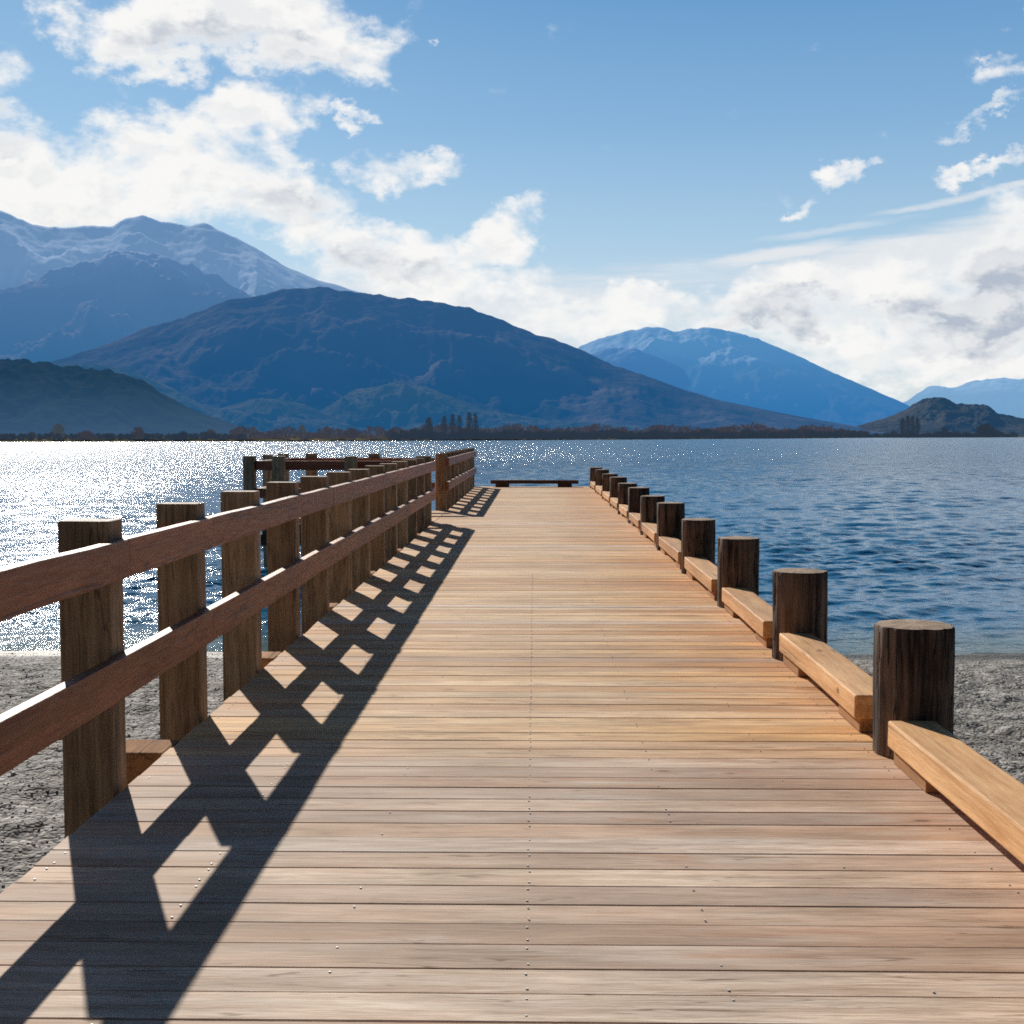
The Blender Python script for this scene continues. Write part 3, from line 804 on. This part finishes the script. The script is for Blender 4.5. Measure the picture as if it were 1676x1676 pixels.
# ------------------------------------------------------------------ round piles
def pile_mesh(name, r, z0, z1, seed, segs=72, lean=0.0):
    rnd = random.Random(seed)
    zs = [z0, z0 + (z1 - z0) * 0.5, 0.0, 0.06, 0.14, 0.22, 0.30, 0.38, 0.46, z1 - 0.012, z1 - 0.004] if z1 > 0.5 else [z0, (z0 + z1) / 2, z1 - 0.1, z1 - 0.01, z1 - 0.003]
    bm = bmesh.new()
    rings = []
    for j, z in enumerate(zs):
        ring = []
        for i in range(segs):
            a = 2 * PI * i / segs
            q = Vector((math.cos(a) * 5.0, math.sin(a) * 5.0, z * 0.7 + seed))
            q2 = Vector((math.cos(a) * 1.1, math.sin(a) * 1.1, seed * 3.0 + z * 0.3))
            groove = -abs(mn.noise(q * 1.6)) * 0.018 - 0.014 * max(0.0, 1 - abs(mn.noise(q * 0.8)) * 14) + 0.003
            rr = r * (1 + 0.035 * mn.noise(q2)) + groove + 0.004 * mn.noise(Vector((math.cos(a) * 2, math.sin(a) * 2, z * 4 + seed)))
            if j == len(zs) - 1: rr -= 0.007
            if j == len(zs) - 2: rr -= 0.001
            ring.append(bm.verts.new((math.cos(a) * rr, math.sin(a) * rr, z)))
        rings.append(ring)
    for A, B in zip(rings, rings[1:]):
        for i in range(segs):
            f = bm.faces.new((A[i], A[(i + 1) % segs], B[(i + 1) % segs], B[i])); f.smooth = True
    bm.faces.new(list(reversed(rings[0])))
    top = [v.co.copy() for v in rings[-1]]
    me = bpy.data.meshes.new(name); bm.to_mesh(me); bm.free()
    bm = bmesh.new()
    c = bm.verts.new((0, 0, z1 + 0.004))
    mid = [bm.verts.new((p.x * 0.6, p.y * 0.6, z1 + 0.003 + rnd.uniform(-0.0015, 0.0015))) for p in top]
    vt = [bm.verts.new((p.x, p.y, p.z)) for p in top]
    for i in range(segs):
        k = (i + 1) % segs
        bm.faces.new((vt[i], vt[k], mid[k], mid[i])); bm.faces.new((mid[i], mid[k], c))
    mt = bpy.data.meshes.new(name + '_top'); bm.to_mesh(mt); bm.free()
    return me, mt


BX = 1.203 * H
BH = 0.41 * H
pv = [pile_mesh('bollard', 0.122 * H, -3.2, BH, 10 + 7 * i) for i in range(4)]
BL = [
    'nearest and biggest round timber bollard, dark with deep grain, gravel behind it',
    'round dark timber bollard second from the front, against the lake just above the waterline',
    'round timber bollard third from the front, weathered brown, lit rim on the left',
    'round timber bollard fourth from the front, streaked brown, between two golden kerb beams',
    'round timber bollard fifth from the front, nearly black shaft',
    'round timber bollard sixth from the front, black shaft in front of the distant cluster',
    'round timber bollard seventh from the front, first of the closely overlapping far ones',
    'far round timber bollard, eighth from the front of the row',
    'far round timber bollard, ninth from the front of the row',
    'far round timber bollard, third from the outer end of the jetty',
    'far round timber bollard, second from the outer end of the jetty',
    'smallest looking round timber bollard at the outer end of the jetty',
]
brnd = random.Random(8)
for i, yb in enumerate(BZ):
    sh_, tp = pv[i % 4]
    o = bpy.data.objects.new('bollard', sh_); col.objects.link(o)
    if not sh_.materials: sh_.materials.append(m_pile)
    if not tp.materials: tp.materials.append(m_end)
    dz = 0.0 if i == 0 else brnd.uniform(-0.022, 0.018)
    o.location = (BX + brnd.uniform(-0.008, 0.012), yb, dz); o.rotation_euler = (brnd.uniform(-0.006, 0.006), brnd.uniform(-0.008, 0.008), brnd.uniform(0, 6.28))
    c = bpy.data.objects.new('cut_top', tp); col.objects.link(c); c.parent = o
    tag(o, BL[i], 'bollard', 'round timber bollards along the right edge of the jetty')

# squared timber ends along the left edge, between the railing posts
SL = ['squared orange timber end beside the first railing post, top lit by the sun',
      'squared timber end behind the third railing post on the left',
      'squared timber end behind the fifth railing post on the left',
      'squared timber end behind the seventh railing post on the left',
      'squared timber end behind the ninth railing post on the left',
      'squared timber end behind the eleventh railing post on the left',
      'squared timber end by the near corner of the side platform']
mb_ = box_mesh('timber_end', -0.30, 0, -0.13, 0.15, -0.26, -0.004, 0.016, cuts=(0, 6), wob=0.008, seed=3.3, segs=3)
mb_.materials.append(m_block)
for i, yb in enumerate(BZ[:7]):
    o = bpy.data.objects.new('timber_end', mb_); col.objects.link(o)
    o.location = (DX0 - 0.008, yb + 0.07, 0)
    tag(o, SL[i], 'timber block', 'squared timber ends beside the left railing')

# ------------------------------------------------------------------ kerb beams between the bollards
KL = ['nearest golden kerb beam on spacer blocks, running out of the frame at lower right',
      'golden kerb beam with a knot on top, between the first and second bollards',
      'kerb beam with reddish near end, between the second and third bollards',
      'pale kerb beam between the third and fourth bollards',
      'kerb beam with brown spacer block, between the fourth and fifth bollards',
      'short looking kerb beam between the fifth and sixth bollards',
      'short looking kerb beam between the sixth and seventh bollards',
      'distant kerb beam between the seventh and eighth bollards',
      'distant kerb beam between the eighth and ninth bollards',
      'distant kerb beam between the ninth and tenth bollards',
      'distant kerb beam between the tenth and eleventh bollards',
      'farthest kerb beam, between the last two bollards']
for i in range(12):
    y1 = BZ[i] - 0.13 * H
    y0 = (BZ[i - 1] if i else BZ[0] - 1.72 * H) + 0.25 * H
    L = y1 - y0
    root = empty('kerb_beam', (0, y0, 0), KL[i], 'kerb', 'timber kerb beams between the bollards')
    me = box_mesh('beam', 1.083 * H, 1.228 * H, 0, L, 0.05 * H, 0.131 * H, 0.009, cuts=(1, 14), wob=0.007, seed=i * 3.7)
    link('beam', me, m_beam, root)
    for (a, b_) in ((0.012, 0.30 * H), (L - 0.33 * H, L - 0.02)):
        link('spacer_block', box_mesh('spacer_block', 1.10 * H, 1.21 * H, a, b_, 0.0015, 0.05 * H + 0.004, 0.004), m_block, root)

# end stop across the outer end
root = empty('end_kerb', (0, 24.8 * H, 0), 'low kerb beam toned dark as if backlit, on two blocks across the far end of the jetty', 'kerb')
link('beam', box_mesh('beam', -0.855 * H, 0.88 * H, -0.07 * H, 0.07 * H, 0.062 * H, 0.135 * H, 0.008, cuts=(0, 8), wob=0.006, seed=2), m_beam_shaded_x, root)
for a, b_ in ((-0.76, -0.49), (0.47, 0.75)):
    link('spacer_block', box_mesh('spacer_block', a * H, b_ * H, -0.06 * H, 0.06 * H, 0.0015, 0.0625 * H, 0.004), m_beam_shaded_x, root)

# ------------------------------------------------------------------ railings
PW, PT = 0.145 * H, 0.112 * H            # post size across and along
RT0, RT1 = 0.600 * H, 0.709 * H          # upper rail
RL0, RL1 = 0.266 * H, 0.383 * H          # lower rail
PTOP = 0.767 * H
XR = -1.148 * H                          # inner face of rails
RTH = 0.038 * H
PX = -1.187 * H             # inner face of posts


def railing_post(root, x0, x1, y0, y1, top=PTOP, seed=0, mat=None):
    me = box_mesh('post', x0, x1, y0, y1, -1.9, top, 0.006, wob=0.003, seed=seed)
    return link('post', me, mat or m_post, root)


def long_rail(root, ya, yb, z0, z1, seed, joints):
    cuts_ = [ya] + joints + [yb]
    for j in range(len(cuts_) - 1):
        a, b_ = cuts_[j] + 0.0015, cuts_[j + 1] - 0.0015
        n = max(2, int((b_ - a) / 0.5))
        link('rail', box_mesh('rail', XR - RTH, XR, a - ya0, b_ - ya0, z0, z1, 0.005, cuts=(1, n), wob=0.005, seed=seed + j * 2.1), m_rail, root)


PY = [(3.47 + 0.91 * k) * H for k in range(-3, 13)]
root = empty('left_railing', (0, 0, 0), 'long two rail timber railing with thick square posts along the left edge', 'railing')
ya0 = 0
for k, yp in enumerate(PY):
    railing_post(root, PX - PW, PX, yp, yp + PT, PTOP + random.uniform(-0.008, 0.008), seed=k * 1.9)
J = [PY[k] + PT / 2 for k in (3, 4, 7, 10, 13)]
long_rail(root, PY[0] - 0.2, 14.60 * H, RT0, RT1, 1.3, J)
long_rail(root, PY[0] - 0.2, 14.60 * H, RL0, RL1, 5.3, [PY[k] + PT / 2 for k in (1, 4, 8, 12)])
PY2 = [(16.90 + 0.885 * k) * H for k in range(10)]
root2 = empty('outer_railing', (0, 0, 0), 'shorter timber railing on the left at the outer end beyond the side opening', 'railing')
for k, yp in enumerate(PY2):
    railing_post(root2, PX - PW, PX, yp, yp + PT, PTOP, seed=40 + k)
long_rail(root2, PY2[0] - 0.03, DEND, RT0, RT1, 8.8, [PY2[4] + PT / 2])
long_rail(root2, PY2[0] - 0.03, DEND, RL0, RL1, 9.8, [PY2[5] + PT / 2])

# ------------------------------------------------------------------ side platform
YN, YF = 14.75 * H, 16.80 * H
XL = -3.30 * H
plat = empty('side_platform', (0, 0, 0), 'small timber platform joined to the left side of the jetty behind the long railing', 'platform')
verts, faces, at_b, at_t, at_o = [], [], [], [], []
y = YN
while y < YF - 0.05:
    y1 = min(y + 0.165, YF)
    plank(XL, DX0 - 0.01, y + 0.002, y1 - 0.002, 0, 0.045, prng.random(), prng.uniform(0.3, 0.8), 0.2)
    y = y1
me = np_mesh('platform_boards', verts, faces)
for nm, arr in (('board', at_b), ('tone', at_t), ('old', at_o)):
    a = me.attributes.new(nm, 'FLOAT', 'FACE'); a.data.foreach_set('value', np.array(arr, dtype=np.float32))
link('platform_boards', me, m_deck, plat)
for X in (-3.2, -2.6, -2.0, -1.35):
    link('joist', box_mesh('joist', X * H - 0.04, X * H + 0.04, YN + 0.02, YF - 0.02, -0.25, -0.052, 0.004), m_under, plat)
for yy in (YN + 0.25, YF - 0.25):
    link('cross_bearer', box_mesh('cross_bearer', XL + 0.05, DX0 - 0.03, yy - 0.08, yy + 0.08, -0.46, -0.253, 0.004), m_under, plat)
root3 = empty('platform_railing', (0, 0, 0), 'timber railing enclosing the side platform on three sides, backlit against the glitter', 'railing')
for X in (-1.315, -2.15, -3.0):
    railing_post(root3, X * H - PW / 2, X * H + PW / 2, YN - PT, YN - 0.002, PTOP, seed=X, mat=m_post_lift)
    if X < -1.5: railing_post(root3, X * H - PW / 2, X * H + PW / 2, YF + 0.002, YF + PT, PTOP, seed=X + 9, mat=m_post_lift)
for (ya, yb_) in ((YN - 0.04 * H, YN + 0.1 * H), (YF - 0.1 * H, YF + 0.04 * H)):
    railing_post(root3, XL - 0.13 * H, XL - 0.002, ya, yb_, PTOP, seed=ya, mat=m_post_lift)
railing_post(root3, XL - 0.12 * H, XL - 0.002, (YN + YF) / 2 - PT / 2, (YN + YF) / 2 + PT / 2, PTOP, seed=3, mat=m_post_lift)
for (z0, z1) in ((RT0, RT1), (RL0, RL1)):
    link('rail', box_mesh('rail', XL + 0.03, -1.20 * H, YN + 0.001, YN + 0.07, z0, z1, 0.005, cuts=(0, 6), wob=0.006, seed=z0), m_rail_x, root3)
    link('rail', box_mesh('rail', XL + 0.03, -1.33 * H, YF - 0.07, YF - 0.001, z0, z1, 0.005, cuts=(0, 6), wob=0.006, seed=z0 + 4), m_rail_x, root3)
    link('rail', box_mesh('rail', XL + 0.001, XL + 0.07, YN + 0.072, YF - 0.072, z0, z1, 0.005, cuts=(1, 4), wob=0.006, seed=z0 + 7), m_rail, root3)

# ------------------------------------------------------------------ driftwood on the beach
bm = bmesh.new()
pts = [Vector((0, 0, 0)), Vector((0.22, 0.05, 0.03)), Vector((0.5, 0.02, 0.06)), Vector((0.8, 0.12, 0.05))]
rad = [0.035, 0.045, 0.035, 0.015]
rings = []
for p, r in zip(pts, rad):
    rings.append([bm.verts.new(p + Vector((0, math.cos(2 * PI * i / 8) * r, math.sin(2 * PI * i / 8) * r))) for i in range(8)])
for A, B in zip(rings, rings[1:]):
    for i in range(8): bm.faces.new((A[i], A[(i + 1) % 8], B[(i + 1) % 8], B[i]))
bm.faces.new(rings[0][::-1]); bm.faces.new(rings[-1])
me = bpy.data.meshes.new('driftwood'); bm.to_mesh(me); bm.free()
P = bearing(-20, 1140, 9.3)
o = link('driftwood', me, m_block, loc=(P.x - 0.3, P.y, float(beach_h(np.array([P.x]), np.array([P.y]))[0]) + 0.03), smooth=True)
tag(o, 'small brown piece of driftwood on the gravel at the left edge', 'driftwood')

# ------------------------------------------------------------------ trees on the far shore
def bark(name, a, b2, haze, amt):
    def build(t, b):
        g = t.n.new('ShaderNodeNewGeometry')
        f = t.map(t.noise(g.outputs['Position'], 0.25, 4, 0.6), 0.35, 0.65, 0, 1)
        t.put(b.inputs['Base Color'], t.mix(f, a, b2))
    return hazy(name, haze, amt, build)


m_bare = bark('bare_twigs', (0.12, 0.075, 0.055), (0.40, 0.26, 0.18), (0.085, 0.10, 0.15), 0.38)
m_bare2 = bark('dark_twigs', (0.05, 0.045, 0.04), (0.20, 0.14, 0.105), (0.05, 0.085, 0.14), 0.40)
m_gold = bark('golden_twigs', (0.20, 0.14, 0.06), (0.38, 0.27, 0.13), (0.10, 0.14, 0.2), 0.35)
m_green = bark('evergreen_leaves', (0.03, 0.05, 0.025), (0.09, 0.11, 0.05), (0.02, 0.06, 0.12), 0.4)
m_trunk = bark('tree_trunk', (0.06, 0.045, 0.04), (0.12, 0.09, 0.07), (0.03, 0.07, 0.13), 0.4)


def crown_geo(r, w_, h_, z0, n, shape, size):
    V_, F_ = [], []
    for _ in range(n):
        u = r.random()
        z = z0 + (h_ - z0) * u
        if shape == 'poplar': rad = w_ * (0.35 + 0.65 * math.sin(PI * min(1, u * 0.85 + 0.12)))
        else: rad = w_ * math.sqrt(max(0.02, 1 - (2 * u - 0.85) ** 2 / 1.35))
        a = r.uniform(0, 2 * PI); q = rad * math.sqrt(r.random())
        c = Vector((q * math.cos(a), q * math.sin(a), z))
        d = Vector((c.x * 0.8, c.y * 0.8, (2.4 if shape == 'poplar' else 0.9) * w_)).normalized()
        d = (d + Vector((r.uniform(-.5, .5), r.uniform(-.5, .5), r.uniform(-.3, .5)))).normalized()
        s_ = Vector((r.uniform(-1, 1), r.uniform(-1, 1), r.uniform(-1, 1))).cross(d).normalized() * size * r.uniform(0.10, 0.32)
        L = size * r.uniform(0.7, 1.5)
        b0 = len(V_)
        V_ += [c - d * L * .5 - s_, c - d * L * .5 + s_, c + d * L * .5 + s_ * .4, c + d * L * .5 - s_ * .4]
        F_.append((b0, b0 + 1, b0 + 2, b0 + 3))
    return V_, F_


def trunk_mesh(h_, r0, rs):
    bm = bmesh.new()
    def limb(p, q, ra, rb_):
        d = (q - p).normalized(); s_ = d.orthogonal().normalized(); u_ = d.cross(s_)
        A = [bm.verts.new(p + (s_ * math.cos(k * PI / 3) + u_ * math.sin(k * PI / 3)) * ra) for k in range(6)]
        B = [bm.verts.new(q + (s_ * math.cos(k * PI / 3) + u_ * math.sin(k * PI / 3)) * rb_) for k in range(6)]
        for k in range(6): bm.faces.new((A[k], A[(k + 1) % 6], B[(k + 1) % 6], B[k]))
    limb(Vector((0, 0, -0.5)), Vector((0, 0, h_ * 0.85)), r0, r0 * 0.2)
    for k in range(5):
        z = h_ * (0.25 + 0.12 * k); a = rs.uniform(0, 6.28)
        limb(Vector((0, 0, z)), Vector((math.cos(a) * h_ * 0.16, math.sin(a) * h_ * 0.16, z + h_ * 0.22)), r0 * 0.4, r0 * 0.1)
    me = bpy.data.meshes.new('trunk'); bm.to_mesh(me); bm.free()
    return me


def tree(px, ytop, w_px, shape, mat, label, group, back=14, cat='tree', name='bare_tree', n=420, low=0.12):
    rs = random.Random(int(px * 13))
    D_ = shore_d(px) + back * shore_d(px) / 700
    P = bearing(px, 716, D_)
    top = bearing(px, ytop, D_).z
    gz = 0.0
    h_ = top - gz; w_ = w_px / 2050 * D_ / 2
    root = empty(name, (P.x, P.y, gz), label, cat, group)
    V_, F_ = crown_geo(rs, w_, h_, h_ * low, n, shape, max(w_ * 0.42, 0.6))
    me = bpy.data.meshes.new('crown'); me.from_pydata([tuple(v) for v in V_], [], F_)
    link('crown', me, mat, root)
    link('trunk', trunk_mesh(h_, h_ * 0.018, rs), m_trunk, root)


GP = 'poplars standing above the wooded shore'
tree(702, 684, 14, 'poplar', m_bare2, 'short narrow poplar at the left end of the central poplar group', GP, name='poplar_tree')
tree(727, 681, 11, 'poplar', m_bare2, 'narrow poplar, second of the central group, a little apart', GP, name='poplar_tree')
tree(741, 678, 11, 'poplar', m_bare2, 'narrow poplar in the middle of the central group', GP, name='poplar_tree')
tree(752, 680, 10, 'poplar', m_bare2, 'slim poplar just left of the two tallest', GP, name='poplar_tree')
tree(768, 675, 12, 'poplar', m_bare2, 'tall dark poplar, left one of the tallest pair', GP, name='poplar_tree')
tree(778, 677, 11, 'poplar', m_bare2, 'tall dark poplar, right one of the tallest pair', GP, name='poplar_tree')
GQ = 'poplars below the rocky knoll'
tree(1477, 684, 9, 'poplar', m_bare2, 'left poplar of the four under the rocky knoll', GQ, name='poplar_tree')
tree(1485, 681, 9, 'poplar', m_bare2, 'second poplar from the left under the rocky knoll', GQ, name='poplar_tree')
tree(1493, 681, 9, 'poplar', m_bare2, 'third poplar from the left under the rocky knoll', GQ, name='poplar_tree')
tree(1501, 684, 9, 'poplar', m_bare2, 'right poplar of the four under the rocky knoll', GQ, name='poplar_tree')
GS = 'separate trees along the far left shore'
for (px, yt, wp, mt, lab) in [
    (52, 708, 14, m_bare, 'small brown tree on the far shore at the extreme left'),
    (96, 695, 20, m_gold, 'golden tree on the far shore below the wooded hill'),
    (140, 707, 22, m_bare, 'low brown tree right of the golden one on the far left shore'),
    (226, 700, 20, m_bare, 'round brown tree alone on the far left shore'),
    (300, 707, 16, m_bare2, 'low dark tree on the far shore near the foot of the wooded hill'),
    (345, 704, 16, m_bare, 'brown tree where the wooded hill meets the shore'),
    (494, 696, 14, m_gold, 'small golden tree on the far shore behind the side platform'),
    (575, 702, 22, m_bare, 'brown tree on the far shore behind the middle of the left railing'),
    (1545, 700, 12, m_bare2, 'dark tree on the far shore right of the four poplars'),
    (1612, 696, 26, m_bare2, 'broad dark tree clump top on the far right shore'),
]:
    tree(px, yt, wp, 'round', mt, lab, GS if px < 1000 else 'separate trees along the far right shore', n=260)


def wood(name, x0, x1, hfun, mat, seed, label, step, back=(8, 60)):
    rs = random.Random(seed)
    V_, F_ = [], []
    px = x0
    while px < x1:
        D_ = shore_d(px) * (1 + rs.uniform(*back) / 700)
        P = bearing(px, 716, D_)
        h_ = bearing(px, hfun(px) + rs.uniform(-3.0, 3.5), D_).z
        w_ = rs.uniform(5, 10) / 2050 * D_
        v, f = crown_geo(rs, w_, max(h_, 2.5), 0.0, 120, 'round', max(0.9, w_ * 0.36))
        b0 = len(V_)
        V_ += [q + Vector((P.x, P.y, 0.0)) for q in v]; F_ += [tuple(k + b0 for k in q) for q in f]
        px += rs.uniform(0.5, 1.5) * step
    me = bpy.data.meshes.new(name); me.from_pydata([tuple(v) for v in V_], [], F_)
    return tag(link(name, me, mat), label, 'woodland', None, 'stuff')


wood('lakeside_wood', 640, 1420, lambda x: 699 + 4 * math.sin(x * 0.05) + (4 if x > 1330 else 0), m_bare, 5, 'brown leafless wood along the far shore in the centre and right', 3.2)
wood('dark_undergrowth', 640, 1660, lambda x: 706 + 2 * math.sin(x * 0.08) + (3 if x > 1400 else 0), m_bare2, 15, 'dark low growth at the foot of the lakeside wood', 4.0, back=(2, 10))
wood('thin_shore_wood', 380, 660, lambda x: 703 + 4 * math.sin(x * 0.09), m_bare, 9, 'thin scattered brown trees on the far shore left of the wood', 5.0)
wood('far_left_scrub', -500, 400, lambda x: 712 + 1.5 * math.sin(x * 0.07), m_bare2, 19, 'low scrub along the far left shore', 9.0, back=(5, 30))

# ------------------------------------------------------------------ render settings
w.cycles.sampling_method = 'NONE'
scene.cycles.use_denoising = False; scene.cycles.filter_width = 1.7
scene.cycles.use_adaptive_sampling = True; scene.cycles.adaptive_threshold = 0.014
scene.cycles.max_bounces = 5; scene.cycles.diffuse_bounces = 3; scene.cycles.glossy_bounces = 3
scene.cycles.caustics_reflective = False; scene.cycles.caustics_refractive = False
scene.render.resolution_x = 1024; scene.render.resolution_y = 1024
scene.view_settings.view_transform = 'Standard'; scene.view_settings.look = 'None'
scene.view_settings.exposure = 0; scene.view_settings.gamma = 1
